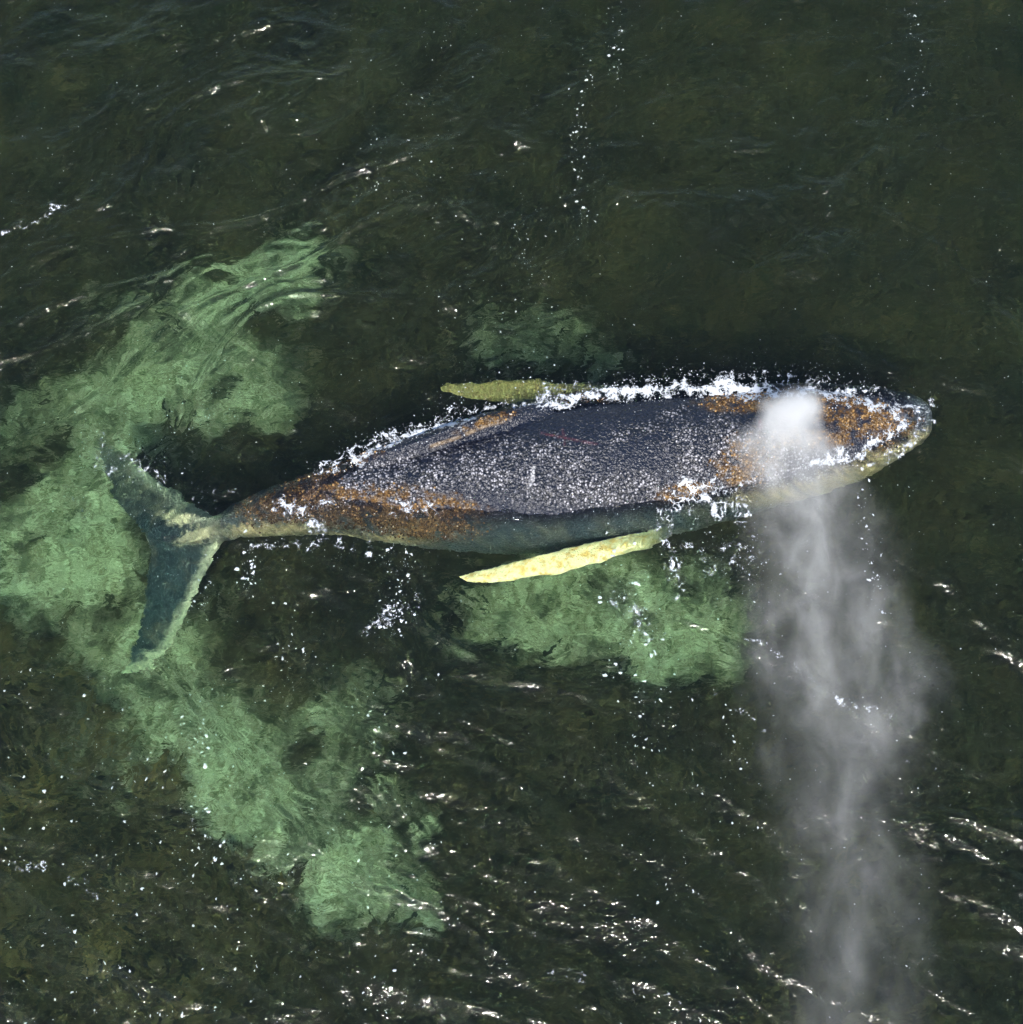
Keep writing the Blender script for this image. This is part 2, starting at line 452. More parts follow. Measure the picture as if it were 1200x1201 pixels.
def dorsal():
    pts = [(650, 476), (620, 480), (590, 486), (565, 491), (545, 497), (520, 505), (490, 515), (455, 526), (420, 538)]
    hh = [0.0, 0.03, 0.09, 0.16, 0.20, 0.17, 0.13, 0.09, 0.0]; zb = [-0.02, 0.04, 0.08, 0.10, 0.09, 0.07, 0.05, 0.03, 0.0]
    rings = []
    for (px, py), h, z in zip(pts, hh, zb):
        x, y = at(px, py + 6, z)
        w = 0.16
        ring = []
        for q in range(12):
            an = 2 * np.pi * q / 12
            ring.append((x, y + w * math.cos(an) * (1.0 if math.sin(an) < 0 else 1 - 0.75 * math.sin(an)), z + (h if math.sin(an) > 0 else 0.12) * math.sin(an)))
        rings.append(ring)
    return loft(np.array(rings))
PARTS.append(dorsal())
vs, qs, ts, off = [], [], [], 0
for v, q, t in PARTS:
    vs.append(v); qs.append(q + off); ts.append(t + off); off += len(v)
raw = mesh_np('whale_raw', np.concatenate(vs), np.concatenate(qs), np.concatenate(ts))
sc.collection.objects.link(raw)
bmr = bmesh.new(); bmr.from_mesh(raw.data); bmesh.ops.recalc_face_normals(bmr, faces=bmr.faces); bmr.to_mesh(raw.data); bmr.free()
md = raw.modifiers.new('remesh', 'REMESH'); md.mode = 'VOXEL'; md.voxel_size = 0.024; md.use_smooth_shade = True
sm = raw.modifiers.new('smooth', 'SMOOTH'); sm.iterations = 5; sm.factor = 0.5
dg = bpy.context.evaluated_depsgraph_get()
wme = bpy.data.meshes.new_from_object(raw.evaluated_get(dg), depsgraph=dg)
rawme = raw.data
bpy.data.objects.remove(raw); bpy.data.meshes.remove(rawme)
wme.name = 'humpback_whale'
nv = len(wme.vertices)
W = np.zeros(nv * 3, np.float32); wme.vertices.foreach_get('co', W); W = W.reshape(-1, 3).astype(float)
NRM = np.zeros(nv * 3, np.float32); wme.vertices.foreach_get('normal', NRM); NRM = NRM.reshape(-1, 3)
# the skin is lumpy: soft real relief along the normals
lum = fbm(W[:, 0] * 2.2 + W[:, 2], W[:, 1] * 2.2 + 0.7 * W[:, 2], 4, 130)
peb = 1 - worley_edge(W[:, 0] * 13 + 0.6 * W[:, 2] * 13, W[:, 1] * 13, 133)
topside = sstep(-0.2, 0.4, NRM[:, 2])
W += NRM * (0.026 * lum + 0.007 * topside * (peb - 0.6))[:, None]
PX, PY = px_of(W[:, 0], W[:, 1], W[:, 2])
nA = fbm(W[:, 0] * 3 + W[:, 2] * 2, W[:, 1] * 3, 4, 140, 0.6)
nB = fbm(W[:, 0] * 9 + W[:, 2] * 7, W[:, 1] * 9, 4, 145, 0.6)
qx, qy = PX + 16 * nA, PY + 10 * nB
def zone(*bl):
    m = np.zeros(nv)
    for cx, cy_, rx, ry, a in bl: m = np.maximum(m, sstep(1.55, 0.5, np.sqrt(blob(qx, qy, cx, cy_, rx, ry, a))))
    return m
ORANGE = zone((450, 598, 98, 24, 5), (500, 618, 60, 14, 3), (350, 592, 60, 18, -12), (380, 556, 60, 7, -22), (880, 538, 34, 26, -20), (1005, 489, 56, 18, 10), (870, 472, 42, 10, 0), (1055, 505, 26, 12, -40), (690, 466, 35, 5, 0), (575, 494, 30, 4, -20), (800, 578, 30, 9, -10), (960, 515, 40, 10, 0)) * np.clip(0.45 + 1.5 * nB + 0.8 * nA, 0, 1.1)
YELLOW = 0.85 * zone((1010, 552, 75, 14, -22), (930, 578, 70, 12, -8), (1065, 525, 40, 10, -35), (310, 622, 60, 8, -2), (420, 632, 70, 5, 3), (230, 632, 22, 10, -30))
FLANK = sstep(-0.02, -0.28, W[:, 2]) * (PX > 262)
# fins: each vertex belongs to the nearest of the body and the fins it was grown from
trees = [BVHTree.FromPolygons([tuple(p) for p in v], [tuple(int(i) for i in f) for f in q] + [tuple(int(i) for i in f) for f in t]) for v, q, t in PARTS[:3]]
near_d = np.full((3, nv), 9.0)
for i in np.nonzero((PX > 505) & (PX < 830) & (W[:, 2] < 0.05))[0]:
    c = Vector(W[i])
    for k in range(3):
        h = trees[k].find_nearest(c, 1.0)
        if h[0] is not None: near_d[k, i] = h[3]
dn, _ = seg_dist(PX, PY, [(815, 600), (765, 635), (690, 655), (610, 672), (536, 678)])
FLIP_N = sstep(0.012, 0.05, near_d[0] - near_d[1]) * sstep(792, 752, PX)
df, _ = seg_dist(PX, PY, [(700, 470), (620, 462), (515, 456)])
FLIP_F = sstep(0.012, 0.05, near_d[0] - near_d[2]) * sstep(740, 650, PX)
FLUKE = sstep(275, 250, PX)
dl, tl = seg_dist(PX, PY, [(256, 640), (238, 684), (222, 715), (210, 742), (190, 772), (140, 794)])
du, tu = seg_dist(PX, PY, [(244, 603), (222, 590), (196, 569), (168, 549)])
EDGE = np.maximum(sstep(17, 4, dl + 10 * nB), sstep(22, 4, du + 12 * nB)) * FLUKE
SPOT = np.maximum(zone((210, 606, 16, 9, 0), (232, 627, 22, 7, -15)), 0) * FLUKE
C = np.tile(np.array([0.0040, 0.0060, 0.0150]), (nv, 1))
def paint(m, col):
    global C
    C = C * (1 - m[:, None]) + np.array(col) * m[:, None]
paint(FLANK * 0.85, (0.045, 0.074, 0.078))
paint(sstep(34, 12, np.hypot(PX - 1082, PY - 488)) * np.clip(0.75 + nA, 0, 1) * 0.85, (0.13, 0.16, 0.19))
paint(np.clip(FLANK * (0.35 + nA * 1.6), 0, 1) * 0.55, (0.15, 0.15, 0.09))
paint(np.clip(YELLOW * (0.75 + nB), 0, 1) * 0.85, (0.46, 0.40, 0.19))
paint(np.clip(ORANGE * 1.5, 0, 1) * 0.9, (0.105, 0.056, 0.019))
paint(np.clip(ORANGE * 1.5, 0, 1) * np.clip(0.3 + 1.8 * nA, 0, 1) * 0.7, (0.19, 0.13, 0.055))
paint(FLUKE * 0.9, (0.022, 0.045, 0.050))
paint(FLUKE * sstep(612, 585, PY) * np.clip(0.6 + 1.2 * nA, 0, 1) * 0.8, (0.20, 0.20, 0.13))
paint(FLUKE * np.clip(nA * 1.6, 0, 1) * 0.5, (0.16, 0.14, 0.07))
paint(np.clip(EDGE * (0.8 + nB), 0, 1), (0.50, 0.52, 0.36))
paint(SPOT, (0.58, 0.55, 0.34))
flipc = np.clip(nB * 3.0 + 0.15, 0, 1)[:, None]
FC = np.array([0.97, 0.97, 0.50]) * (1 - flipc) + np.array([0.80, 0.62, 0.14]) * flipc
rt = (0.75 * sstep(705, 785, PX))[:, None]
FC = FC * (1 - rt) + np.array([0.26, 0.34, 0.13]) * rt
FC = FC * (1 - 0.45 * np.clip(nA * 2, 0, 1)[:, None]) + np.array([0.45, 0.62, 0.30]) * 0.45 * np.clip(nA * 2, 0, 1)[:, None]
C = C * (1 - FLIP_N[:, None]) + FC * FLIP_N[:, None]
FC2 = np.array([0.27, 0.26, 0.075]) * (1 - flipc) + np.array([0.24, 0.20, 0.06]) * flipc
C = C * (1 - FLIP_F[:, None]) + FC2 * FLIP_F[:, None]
# healed scratches, one white rake mark, and tan light painted along the dorsal ridge
for pts, wd, col in (([(635, 508), (665, 514), (700, 521)], 0.8, (0.085, 0.02, 0.028)), ([(660, 503), (663, 524)], 0.6, (0.05, 0.014, 0.022)),
                     ([(626, 549), (624, 562), (622, 572)], 1.9, (0.75, 0.75, 0.75)), ([(892, 494), (893, 500), (889, 515)], 2.0, (0.12, 0.02, 0.035)),
                     ([(600, 492), (570, 499), (540, 512), (505, 524)], 2.2, (0.16, 0.115, 0.07))):
    d, _ = seg_dist(PX, PY, pts); paint(sstep(wd + 1.2, wd * 0.4, d) * np.clip(0.65 + 1.6 * nB, 0, 1), col)
loc = np.array([0.6, 0.7, -0.6])
wme.vertices.foreach_set('co', (W - loc).astype(np.float32).ravel()); wme.update()
attr_col(wme, 'skin', C)
# sun glints on drops and lice, painted as white specks on the back
GLINT_SPECK = zone((470, 560, 110, 22, -14), (610, 545, 90, 30, 0), (700, 575, 90, 18, -4), (830, 530, 50, 40, -20), (900, 545, 50, 40, 0), (760, 500, 60, 8, -25), (930, 550, 60, 28, 0)) 
attr(wme, 'glint_speck', np.clip((0.04 + 0.44 * GLINT_SPECK) * (0.80 + 1.3 * lum), 0, 1) * sstep(-0.22, -0.05, W[:, 2]))
wm = Mat('whale_skin')
co = wm.coord()
nz = wm.noise(co, 26.0, 5, 0.65); nl = wm.noise(co, 4.0, 4, 0.6)
warp = wm.n('VectorMath', operation='ADD'); wsc = wm.n('VectorMath', operation='SCALE'); wsc.inputs['Scale'].default_value = 0.05
wno = wm.n('TexNoise'); wm.l(co, wno.inputs['Vector']); wno.inputs['Scale'].default_value = 9.0
wm.l(wno.outputs['Color'], wsc.inputs[0]); wm.l(co, warp.inputs[0]); wm.l(wsc.outputs[0], warp.inputs[1]); cw = warp.outputs[0]
vor = wm.n('TexVoronoi'); wm.l(cw, vor.inputs['Vector']); vor.inputs['Scale'].default_value = 27.0
v1 = vor.outputs['Distance']; sepc = wm.n('SeparateColor'); wm.l(vor.outputs['Color'], sepc.inputs[0]); rnd = sepc.outputs[0]
v2 = wm.voro(cw, 44.0)
crack = wm.ramp(wm.voro(cw, 11.0, 'DISTANCE_TO_EDGE'), [(0.0, 0.0), (0.10, 1.0)])
sp = wm.math('ADD', wm.at('glint_speck'), wm.math('MULTIPLY', wm.math('SUBTRACT', nl, 0.5), 0.9))
inner = wm.ramp(wm.math('ADD', v1, wm.math('MULTIPLY', wm.math('SUBTRACT', nz, 0.5), 1.1)), [(0.16, 1.0), (0.58, 0.0)])
pale = wm.ramp(wm.math('ADD', wm.math('MULTIPLY', rnd, 0.8), wm.math('MULTIPLY', sp, 0.9)), [(0.45, 0.0), (1.25, 1.0)])
cell = wm.math('MULTIPLY', inner, pale)
skin = wm.at('skin', True)
base = wm.mix(wm.math('MULTIPLY', wm.ramp(v1, [(0.25, 0.0), (0.7, 1.0)]), wm.math('MULTIPLY', wm.at('glint_speck'), 2.0, clamp=True)), skin, (0.30, 0.30, 0.34), 'MULTIPLY')
colr = wm.mix(wm.math('MULTIPLY', cell, wm.math('MULTIPLY', wm.at('glint_speck'), 3.0, clamp=True)), base, (0.40, 0.39, 0.42))
ck = wm.math('MULTIPLY_ADD', crack, 0.75, 0.25)
ckc = wm.n('CombineColor')
for q in range(3): wm.l(ck, ckc.inputs[q])
colr = wm.mix(wm.math('MULTIPLY', wm.at('glint_speck'), 4.0, clamp=True), colr, wm.mix(1.0, colr, ckc.outputs[0], 'MULTIPLY'))
dry = wm.math('MULTIPLY', wm.at('glint_speck'), 4.0, clamp=True)
h = wm.math('ADD', wm.math('MULTIPLY', v1, -0.9), wm.math('ADD', wm.math('MULTIPLY', nz, 0.6), wm.math('MULTIPLY', v2, -0.35)))
h = wm.math('ADD', h, wm.math('MULTIPLY', crack, 0.35))
nrm = wm.bump(h, 1.0, 0.017)
wm.bsdf(colr, wm.math('ADD', 0.21, wm.math('MULTIPLY', nl, 0.22)), nrm, 0.5)
wme.materials.clear(); wme.materials.append(wm.m)
whale = bpy.data.objects.new('humpback_whale', wme)
whale.location = loc
link(whale, 'dark humpback whale blowing at the surface, pale flippers spread', 'whale')
tris = []
wme.calc_loop_triangles()
TV = np.zeros(len(wme.loop_triangles) * 3, np.int32); wme.loop_triangles.foreach_get('vertices', TV); TV = TV.reshape(-1, 3)
bvh = BVHTree.FromPolygons([tuple(p) for p in W], [tuple(int(i) for i in t) for t in TV])
def whale_top(x, y):
    hit = bvh.ray_cast(Vector((x, y, 3)), Vector((0, 0, -1)))
    return (hit[0].z, hit[1]) if hit[0] is not None else (-9, None)

# barnacle crust on the brown patches: small real bumps
def barnacles():
    fa = np.zeros(len(TV)); A = W[TV[:, 0]]; B = W[TV[:, 1]]; D = W[TV[:, 2]]
    ar = 0.5 * np.linalg.norm(np.cross(B - A, D - A), axis=1)
    wgt = np.clip(ORANGE[TV].mean(1), 0, 1) ** 1.3 * ar * (NRM[TV[:, 0], 2] > -0.1) 
    n = 6500
    pick = rng.choice(len(TV), n, p=wgt / wgt.sum())
    r1 = np.sqrt(rng.random(n)); r2 = rng.random(n)
    P = A[pick] * (1 - r1)[:, None] + B[pick] * (r1 * (1 - r2))[:, None] + D[pick] * (r1 * r2)[:, None]
    N = NRM[TV[pick, 0]]; N = N / np.linalg.norm(N, axis=1)[:, None]
    T1 = np.cross(N, np.array([0.3, 1, 0.2])); T1 /= np.linalg.norm(T1, axis=1)[:, None]; T2 = np.cross(N, T1)
    rad = rng.uniform(0.008, 0.024, n)
    V = np.zeros((n, 11, 3)); a0 = rng.uniform(0, 6.28, n)
    for k in range(5):
        a = a0 + k * 2 * np.pi / 5
        e = (np.cos(a)[:, None] * T1 + np.sin(a)[:, None] * T2) * rad[:, None]
        V[:, k] = P + e - N * 0.004; V[:, 5 + k] = P + e * 0.55 + N * (rad * 0.75)[:, None]
    V[:, 10] = P + N * (rad * 0.45)[:, None]
    b = np.arange(n)[:, None] * 11
    Q = np.concatenate([b + np.array([k, (k + 1) % 5, 5 + (k + 1) % 5, 5 + k]) for k in range(5)])
    T = np.concatenate([b + np.array([5 + k, 5 + (k + 1) % 5, 10]) for k in range(5)])
    mm = Mat('barnacle')
    c = mm.ramp(mm.at('tone'), [(0.0, (0.020, 0.010, 0.006)), (0.45, (0.075, 0.038, 0.012)), (0.75, (0.19, 0.11, 0.035)), (0.92, (0.36, 0.22, 0.09)), (1.0, (0.6, 0.52, 0.42))])
    mm.bsdf(c, 0.35, None, 0.5)
    o = mesh_np('barnacle_crust', V.reshape(-1, 3) - loc, Q, T, mm.m, smooth=False)
    attr(o.data, 'tone', np.repeat(np.clip(rng.beta(1.5, 1.9, n), 0, 1), 11))
    return o
link(barnacles(), None, None, 'stuff', whale)

# blowholes: two slits behind a raised splash guard
def blowhole(dx, dy):
    bm = bmesh.new()
    x, y = at(925 + dx, 494 + dy, 0.28); z = whale_top(float(x), float(y))[0]
    ring_o, ring_i, deep = [], [], []
    for k in range(16):
        a = 2 * math.pi * k / 16
        p = Vector((0.20 * math.cos(a), 0.055 * math.sin(a), 0))
        q = Vector((math.cos(0.25 * dy / 6) * p.x - 0.25 * dy / 6 * p.y, 0.25 * dy / 6 * p.x + p.y, 0))
        o = Vector((x - loc[0], y - loc[1], z - loc[2]))
        ring_o.append(bm.verts.new(o + q + Vector((0, 0, -0.01)))); ring_i.append(bm.verts.new(o + q * 0.62 + Vector((0, 0, 0.035)))); deep.append(bm.verts.new(o + q * 0.3 + Vector((0, 0, 0.004))))
    for k in range(16):
        j = (k + 1) % 16
        bm.faces.new((ring_o[k], ring_o[j], ring_i[j], ring_i[k])); bm.faces.new((ring_i[k], ring_i[j], deep[j], deep[k]))
    bm.faces.new(deep)
    for f in bm.faces: f.smooth = True
    me = bpy.data.meshes.new('blowhole'); bm.to_mesh(me); bm.free(); me.materials.append(blow_m.m)
    return bpy.data.objects.new('blowhole', me)
blow_m = Mat('blowhole_skin'); blow_m.bsdf((0.022, 0.02, 0.03), 0.3, blow_m.bump(blow_m.noise(blow_m.coord(), 40), 0.4, 0.01))
for dy in (-6, 6): link(blowhole(0, dy), parent=whale)

# ---------------------------------------------------------------- foam
foam_m = Mat('foam')
fc = foam_m.coord()
foam_m.bsdf((0.45, 0.48, 0.52), 0.6, foam_m.bump(foam_m.noise(fc, 60, 3), 0.5, 0.01), 0.3)
lace_m = Mat('lace_foam')                            # thin foam: bubbles with water showing between them
fc = lace_m.coord()
lb = lace_m.bsdf((0.48, 0.51, 0.55), 0.6, lace_m.bump(lace_m.noise(fc, 60, 3), 0.5, 0.01), 0.3)
al = lace_m.math('ADD', lace_m.math('MULTIPLY', lace_m.at('thick'), 2.4), lace_m.math('MULTIPLY', lace_m.math('SUBTRACT', lace_m.noise(fc, 38, 4, 0.65), 0.5), 1.6))
lace_m.l(lace_m.ramp(al, [(0.05, 0.0), (0.75, 0.95)]), lb.inputs['Alpha'])

def surf(x, y):
    """top of whatever is uppermost, sea or whale"""
    z = sea_z(x, y)
    ins = (x > -5) & (x < 6.6) & (y > -1.5) & (y < 2.6)
    zz = z.copy().ravel(); xr, yr = x.ravel(), y.ravel()
    for k in np.nonzero(ins.ravel())[0]:
        h = whale_top(xr[k], yr[k])[0]
        if h > zz[k]: zz[k] = h
    return zz.reshape(x.shape)

def march(name, x0, x1, y0, y1, step, field, thick):
    """the part of the ground plan where field > 0, as a domed sheet lying on sea or whale, edges on the surface"""
    xs = np.arange(x0, x1, step); ys = np.arange(y0, y1, step)
    X, Y = np.meshgrid(xs, ys); F = field(X, Y)
    nx_ = len(xs); Ff = F.ravel(); Xf, Yf = X.ravel(), Y.ravel()
    fa = grid_faces(nx_, len(ys)); on = (Ff[fa] > 0)
    cells = fa[on.any(1)]
    verts = []; hts = []; idx = {}; faces = []
    def gv(i):
        k = ('g', i)
        if k not in idx: idx[k] = len(verts); verts.append((Xf[i], Yf[i])); hts.append(Ff[i])
        return idx[k]
    def ev(i, j):
        k = (min(i, j), max(i, j))
        if k not in idx:
            t = Ff[i] / (Ff[i] - Ff[j]); idx[k] = len(verts)
            verts.append((Xf[i] + (Xf[j] - Xf[i]) * t, Yf[i] + (Yf[j] - Yf[i]) * t)); hts.append(0.0)
        return idx[k]
    for c in cells:
        poly = []
        for q in range(4):
            i, j = int(c[q]), int(c[(q + 1) % 4])
            if Ff[i] > 0: poly.append(gv(i))
            if (Ff[i] > 0) != (Ff[j] > 0): poly.append(ev(i, j))
        if len(poly) >= 3: faces.append(poly)
    V = np.array(verts); Z = surf(V[:, 0], V[:, 1]) + 0.004 + thick * np.minimum(1, np.sqrt(np.maximum(hts, 0) * 3))
    me = bpy.data.meshes.new(name)
    me.from_pydata(np.column_stack([V, Z]).tolist(), [], faces)
    me.polygons.foreach_set('use_smooth', np.ones(len(faces), bool)); me.update()
    me.materials.append(lace_m.m); attr(me, 'thick', np.maximum(hts, 0))
    return bpy.data.objects.new(name, me)

BANDS = [  # photo polyline, half width px, strength
    ([(1058, 468), (1078, 476), (1085, 492), (1072, 512), (1045, 530), (1010, 548)], 6, 0.66),
    ([(565, 476), (600, 474), (640, 468)], 8, 0.62),
    ([(640, 470), (680, 462), (740, 458), (800, 455), (850, 455), (900, 456)], 14, 0.92), ([(840, 452), (870, 455), (890, 460)], 18, 1.0),
    ([(900, 458), (950, 460), (1000, 466), (1040, 478), (1060, 488)], 16, 0.86), ([(1060, 486), (1045, 508), (1015, 525), (985, 532), (950, 548)], 10, 0.8),
    ([(420, 536), (440, 522), (470, 514), (500, 503), (550, 493)], 11, 0.88), ([(370, 556), (400, 544), (425, 530)], 7, 0.6),
    ([(325, 590), (345, 597), (365, 595), (385, 585)], 7, 0.8), ([(368, 600), (375, 612), (372, 622)], 6, 0.6), ([(470, 592), (490, 590), (500, 602)], 9, 0.65),
    ([(800, 572), (825, 575), (845, 600)], 11, 0.9), ([(775, 600), (785, 640), (790, 675)], 10, 0.5), ([(820, 580), (870, 568), (900, 555)], 11, 0.6),
    ([(810, 660), (850, 668), (880, 640)], 16, 0.42), ([(720, 700), (745, 715), (760, 740)], 12, 0.42), ([(650, 452), (760, 440), (840, 436), (900, 440)], 8, 0.42),
    ([(880, 745), (930, 775), (975, 815), (1045, 838)], 5, 0.55), ([(540, 505), (555, 493), (548, 486)], 6, 0.8), ([(435, 735), (460, 720), (490, 705)], 8, 0.5), ([(290, 650), (295, 680)], 8, 0.5),
    ([(460, 640), (470, 680), (460, 720)], 6, 0.42), ([(115, 515), (120, 545), (150, 535)], 8, 0.42), ([(930, 440), (1000, 446), (1060, 462)], 8, 0.4)]
LACE = [([(790, 590), (830, 575), (870, 600)], 26, 1.0), ([(775, 600), (785, 640), (795, 690)], 16, 0.95), ([(805, 640), (840, 655), (880, 640)], 34, 0.82),
    ([(720, 700), (745, 715), (765, 745)], 18, 0.85), ([(640, 455), (760, 444), (860, 436), (960, 442), (1050, 460)], 14, 0.85), ([(380, 548), (440, 515), (520, 492), (560, 480)], 16, 1.0),
    ([(880, 745), (930, 775), (940, 790)], 9, 0.9), ([(972, 815), (1045, 838)], 8, 0.95), ([(325, 590), (360, 600), (372, 625)], 18, 0.95), ([(300, 640), (390, 632), (430, 645)], 14, 0.85), ([(465, 595), (505, 600)], 16, 0.9),
    ([(115, 515), (120, 545), (150, 535), (190, 560)], 18, 0.85), ([(80, 580), (95, 600)], 10, 0.8), ([(1090, 470), (1096, 492), (1070, 520), (1000, 545)], 10, 0.9), ([(430, 740), (465, 715), (495, 705)], 14, 0.9),
    ([(230, 585), (270, 570), (240, 600)], 12, 0.75), ([(0, 270), (40, 255), (90, 225)], 7, 0.9), ([(120, 100), (170, 105)], 8, 0.7), ([(400, 45), (440, 42)], 8, 0.8), ([(20, 1015), (60, 1020), (110, 1045)], 14, 0.82), ([(640, 1130), (720, 1160), (800, 1172)], 8, 0.8), ([(1050, 885), (1110, 910)], 7, 0.8), ([(840, 815), (900, 850)], 8, 0.8)]
def foam_field(x, y):
    px, py = px_of(x, y, np.full_like(x, 0.08))
    px = px + 7 * perlin(x * 3, y * 3, 150); py = py + 7 * perlin(x * 3, y * 3, 151)
    D = np.zeros_like(px)
    for pts, w, s in BANDS:
        d, _ = seg_dist(px, py, pts); D = np.maximum(D, s * sstep(1.6, 0.0, d / w))
    wx = x + 0.14 * fbm(x * 4, y * 4, 3, 160); wy = y + 0.14 * fbm(x * 4, y * 4, 3, 165)
    lace = 1 - np.minimum(worley_edge(wx * 6, wy * 6, 170) * 3.0, 1); lace2 = 1 - np.minimum(worley_edge(wx * 19, wy * 19, 172) * 2.4, 1)
    n = fbm(x * 7, y * 7, 4, 175, 0.6)
    main = D * (0.55 + 0.45 * np.maximum(lace, 0.75 * lace2)) + 0.60 * n * (D > 0.02) - 0.50 - 0.06 * (D < 0.5)
    E = np.zeros_like(px)
    for pts, w, s in LACE:
        d, _ = seg_dist(px, py, pts); E = np.maximum(E, s * sstep(1.7, 0.2, d / w))
    lace3 = 1 - np.minimum(worley_edge(wx * 10.5 + 3, wy * 10.5, 178) * 2.6, 1)
    fine = E * (0.22 + 0.78 * np.maximum(lace, 0.96 * lace3)) + 0.60 * n * (E > 0.02) - 0.74
    return np.maximum(main, fine)
x0, y0 = at(90, 860); x1, y1 = at(1110, 420)
link(march('wash_foam', -8.2, 7.6, -7.6, 7.2, 0.0115, foam_field, 0.008), 'white lacy foam washing along the edges of the whale', None, 'stuff')

# the finest froth: single bubbles and drops, dense where the foam is dense
def froth():
    n = 260000
    x = rng.uniform(float(x0), float(x1), n); y = rng.uniform(float(y0), float(y1), n)
    px, py = px_of(x, y, np.full_like(x, 0.08))
    px = px + 7 * perlin(x * 3, y * 3, 150); py = py + 7 * perlin(x * 3, y * 3, 151)
    D = np.zeros(n)
    for pts, w, s in BANDS:
        d, _ = seg_dist(px, py, pts); D = np.maximum(D, s * np.exp(-(d / (w * 1.1)) ** 2))
    nn = fbm(x * 6, y * 6, 4, 181, 0.65)
    keep = rng.random(n) < 0.6 * np.clip(D * (0.34 + 1.8 * nn), 0, 1) ** 1.5
    x, y = x[keep], y[keep]; n = len(x); z = surf(x, y)
    r = 0.003 + 0.008 * rng.random(n) ** 3; a0 = rng.uniform(0, 6.28, n)
    V = np.zeros((n, 6, 3))
    for k in range(5):
        a = a0 + k * 2 * np.pi / 5; V[:, k] = np.stack([x + r * np.cos(a), y + r * np.sin(a), z + 0.001], 1)
    V[:, 5] = np.stack([x, y, z + 0.6 * r + 0.003], 1)
    b = np.arange(n)[:, None] * 6
    return mesh_np('froth', V.reshape(-1, 3), None, np.concatenate([b + np.array([k, (k + 1) % 5, 5]) for k in range(5)]), foam_m.m)
link(froth(), 'fine white froth and droplets along the wet flanks of the whale', None, 'stuff')

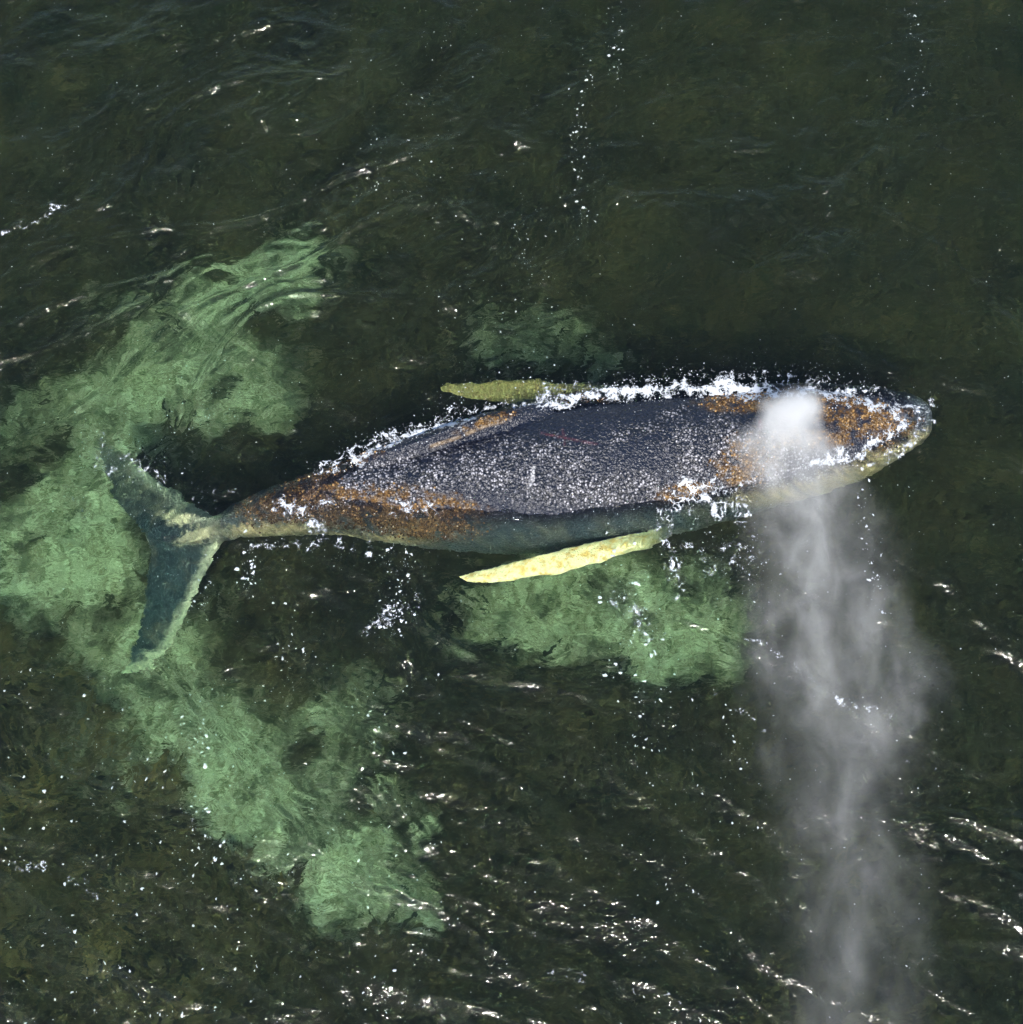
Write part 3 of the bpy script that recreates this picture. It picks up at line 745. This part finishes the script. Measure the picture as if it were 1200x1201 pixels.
# foam flecks drifting in lines
def flecks():
    L = []
    def add(px, py, sx, sy, n, r0, r1):
        L.append(np.stack([rng.normal(px, sx, n), rng.normal(py, sy, n), rng.uniform(r0, r1, n) ** 1.0], 1))
    def line(pts, w, n, r0, r1):
        P = np.array(pts, float); t = np.sort(rng.random(n)) * (len(P) - 1); i = t.astype(int)[:, None].clip(0, len(P) - 2); f = t[:, None] - i
        q = P[i[:, 0]] * (1 - f) + P[i[:, 0] + 1] * f
        L.append(np.column_stack([q + rng.normal(0, w, (n, 2)), 0.8 * r0 + (r1 - 0.8 * r0) * rng.random(n) ** 4.5]))
    n = 1500; L.append(np.column_stack([rng.uniform(-60, 1260, n), rng.uniform(-60, 1260, n), 0.006 + 0.012 * rng.random(n) ** 3]))
    n = 420; L.append(np.column_stack([rng.uniform(0, 520, n), rng.uniform(780, 1210, n), 0.008 + 0.028 * rng.random(n) ** 4]))
    line([(690, 60), (682, 140), (680, 200), (684, 270)], 9, 90, 0.008, 0.04)
    line([(725, 0), (722, 60), (730, 110)], 8, 40, 0.008, 0.035)
    line([(1065, 0), (1078, 70), (1080, 120)], 6, 40, 0.008, 0.035)
    line([(520, 10), (490, 150), (482, 240)], 14, 70, 0.006, 0.022)
    line([(440, 130), (445, 200), (435, 230)], 8, 40, 0.006, 0.025)
    line([(620, 250), (624, 330), (600, 420)], 18, 90, 0.006, 0.02)
    line([(470, 640), (465, 700), (440, 740), (480, 720)], 10, 120, 0.008, 0.045)
    line([(292, 640), (292, 690)], 7, 40, 0.01, 0.05)
    line([(250, 640), (240, 690), (235, 720)], 8, 30, 0.01, 0.03)
    line([(225, 800), (232, 900), (240, 980), (210, 1040)], 14, 130, 0.008, 0.042)
    line([(345, 740), (350, 800)], 22, 40, 0.01, 0.05)
    line([(740, 640), (745, 700), (750, 740), (760, 800), (740, 900)], 22, 160, 0.008, 0.045)
    line([(800, 610), (850, 660), (880, 640), (890, 700)], 24, 240, 0.005, 0.022)
    line([(1010, 570), (1020, 640), (1030, 720)], 9, 70, 0.008, 0.035)
    line([(780, 800), (800, 960), (780, 1040)], 30, 80, 0.006, 0.028)
    line([(860, 800), (870, 900), (880, 1000)], 14, 50, 0.008, 0.035)
    line([(120, 520), (160, 530), (210, 590)], 22, 150, 0.005, 0.018)
    line([(250, 430), (250, 480), (200, 520)], 22, 90, 0.006, 0.02)
    line([(640, 450), (760, 436), (880, 430), (1000, 440), (1090, 480)], 10, 260, 0.004, 0.014)
    line([(390, 540), (470, 505), (550, 485)], 14, 140, 0.005, 0.02)
    line([(520, 470), (520, 490), (560, 440), (640, 440)], 12, 110, 0.005, 0.02)
    line([(420, 590), (620, 600), (760, 600), (850, 560)], 18, 150, 0.005, 0.018)
    line([(300, 600), (400, 640), (500, 660)], 18, 150, 0.005, 0.016)
    P = np.concatenate(L); n = len(P)
    x, y = at(P[:, 0], P[:, 1], 0.02); z = surf(x, y)
    r = P[:, 2] * 0.74; V = np.zeros((n, 17, 3)); a0 = rng.uniform(0, 6.28, n); el = rng.uniform(0.35, 0.95, n)
    rr = 1 + rng.normal(0, 0.34, (n, 8)).clip(-0.6, 0.9)
    for k in range(8):
        a = k * np.pi / 4
        lx = np.cos(a) * r * rr[:, k]; ly = np.sin(a) * r * el * rr[:, k]
        ex = lx * np.cos(a0) - ly * np.sin(a0); ey = lx * np.sin(a0) + ly * np.cos(a0)
        V[:, k] = np.stack([x + ex, y + ey, z - 0.003], 1); V[:, 8 + k] = np.stack([x + ex * 0.7, y + ey * 0.7, z + 0.25 * r + 0.004], 1)
    V[:, 16] = np.stack([x, y, z + 0.42 * r + 0.005], 1)
    b = np.arange(n)[:, None] * 17
    Q = np.concatenate([b + np.array([k, (k + 1) % 8, 8 + (k + 1) % 8, 8 + k]) for k in range(8)])
    T = np.concatenate([b + np.array([8 + k, 8 + (k + 1) % 8, 16]) for k in range(8)])
    return mesh_np('foam_flecks', V.reshape(-1, 3), Q, T, foam_m.m)
link(flecks(), 'small white foam flecks drifting on the dark sea', None, 'stuff')

# ---------------------------------------------------------------- the blow: mist drifting downwind from the blowholes
def mist():
    xb, yb = at(928, 492, 0.5)
    path = [(930, 458, 0.75), (934, 500, 0.95), (946, 560, 1.3), (952, 640, 1.6), (968, 730, 1.75), (992, 800, 1.85), (986, 880, 1.9), (986, 980, 1.9), (1000, 1090, 1.95), (1005, 1210, 2.0), (1012, 1330, 2.0)]
    # half width (m) across, half height (m)
    hw = [0.42, 0.62, 0.95, 1.1, 1.35, 1.5, 1.25, 1.1, 1.2, 1.15, 1.1]; hh = [0.45, 0.6, 0.75, 0.85, 0.9, 0.95, 0.95, 0.95, 0.95, 0.95, 0.9]
    P = np.array([(*[float(q) for q in at(px, py, z)], z) for px, py, z in path])
    rings = []
    for p, w, h in zip(P, hw, hh):
        rings.append([(p[0] + 1.4 * w * math.cos(a), p[1], p[2] + 1.35 * h * math.sin(a)) for a in np.linspace(0, 2 * math.pi, 24, endpoint=False)])
    v, q, t = loft(np.array(rings))
    m = Mat('mist')
    geo = m.n('NewGeometry').outputs['Position']
    sep = m.n('SeparateXYZ'); m.l(geo, sep.inputs[0]); X, Y, Z = sep.outputs
    y_hi, y_lo = P[0, 1], P[-1, 1]
    t_ = m.math('DIVIDE', m.math('SUBTRACT', y_hi, Y), y_hi - y_lo)
    ts = (y_hi - P[:, 1]) / (y_hi - y_lo)
    def curve(vals, lo, hi):
        nd = m.n('FloatCurve'); m.l(t_, nd.inputs['Value'])
        c = nd.mapping.curves[0]; pts = c.points
        while len(pts) < len(vals): pts.new(0.5, 0.5)
        for k, (a, b) in enumerate(zip(ts, vals)): pts[k].location = (float(a), (b - lo) / (hi - lo)); pts[k].handle_type = 'AUTO'
        nd.mapping.update()
        return m.math('ADD', m.math('MULTIPLY', nd.outputs[0], hi - lo), lo)
    cx = curve(P[:, 0], P[:, 0].min() - 0.2, P[:, 0].max() + 0.2); cz = curve(P[:, 2], 0, 2.5)
    cw = curve(hw, 0, 1.6); ch = curve(hh, 0, 1.2)
    wv = m.n('VectorMath', operation='MULTIPLY'); m.l(geo, wv.inputs[0]); wv.inputs[1].default_value = (1.9, 1.0, 1.2)
    n1 = m.noise(wv.outputs[0], 1.25, 8, 0.66, 0.5); n2 = m.noise(geo, 0.7, 3, 0.5)
    sx = m.math('ADD', X, m.math('MULTIPLY', m.math('SUBTRACT', n2, 0.5), 1.5))
    u = m.math('DIVIDE', m.math('SUBTRACT', sx, cx), cw); w = m.math('DIVIDE', m.math('SUBTRACT', Z, cz), ch)
    r = m.math('SQRT', m.math('ADD', m.math('MULTIPLY', u, u), m.math('MULTIPLY', w, w)))
    r = m.math('ADD', r, m.math('MULTIPLY', m.math('SUBTRACT', m.noise(geo, 2.6, 5, 0.6, 0.6), 0.5), 0.9))
    fall = m.ramp(r, [(0.0, 1.0), (0.35, 0.72), (0.75, 0.16), (1.0, 0.0)])
    dens = m.ramp(t_, [(0.0, 0.0), (0.010, 0.25), (0.032, 1.5), (0.055, 0.85), (0.10, 0.42), (0.16, 0.17), (0.25, 0.10), (0.45, 0.085), (0.58, 0.040), (1.0, 0.020)])
    nn = m.ramp(n1, [(0.36, 0.08), (0.52, 0.5), (0.68, 1.7)])
    nn = m.mix(m.ramp(t_, [(0.03, 0.7), (0.12, 0.0)]), nn, (0.9, 0.9, 0.9))
    d = m.math('MULTIPLY', m.math('MULTIPLY', fall, dens), m.math('MULTIPLY', nn, MIST))
    pv = m.n('VolumePrincipled'); pv.inputs['Color'].default_value = (1.0, 0.985, 0.96, 1); pv.inputs['Anisotropy'].default_value = 0.0
    m.l(d, pv.inputs['Density']); m.l(pv.outputs[0], m.out.inputs['Volume'])
    return mesh_np('blow_mist', v, q, t, m.m)
MIST = 6.0
link(mist(), 'pale breath mist drifting from the blowholes of the whale', None, 'stuff')
print('script done')
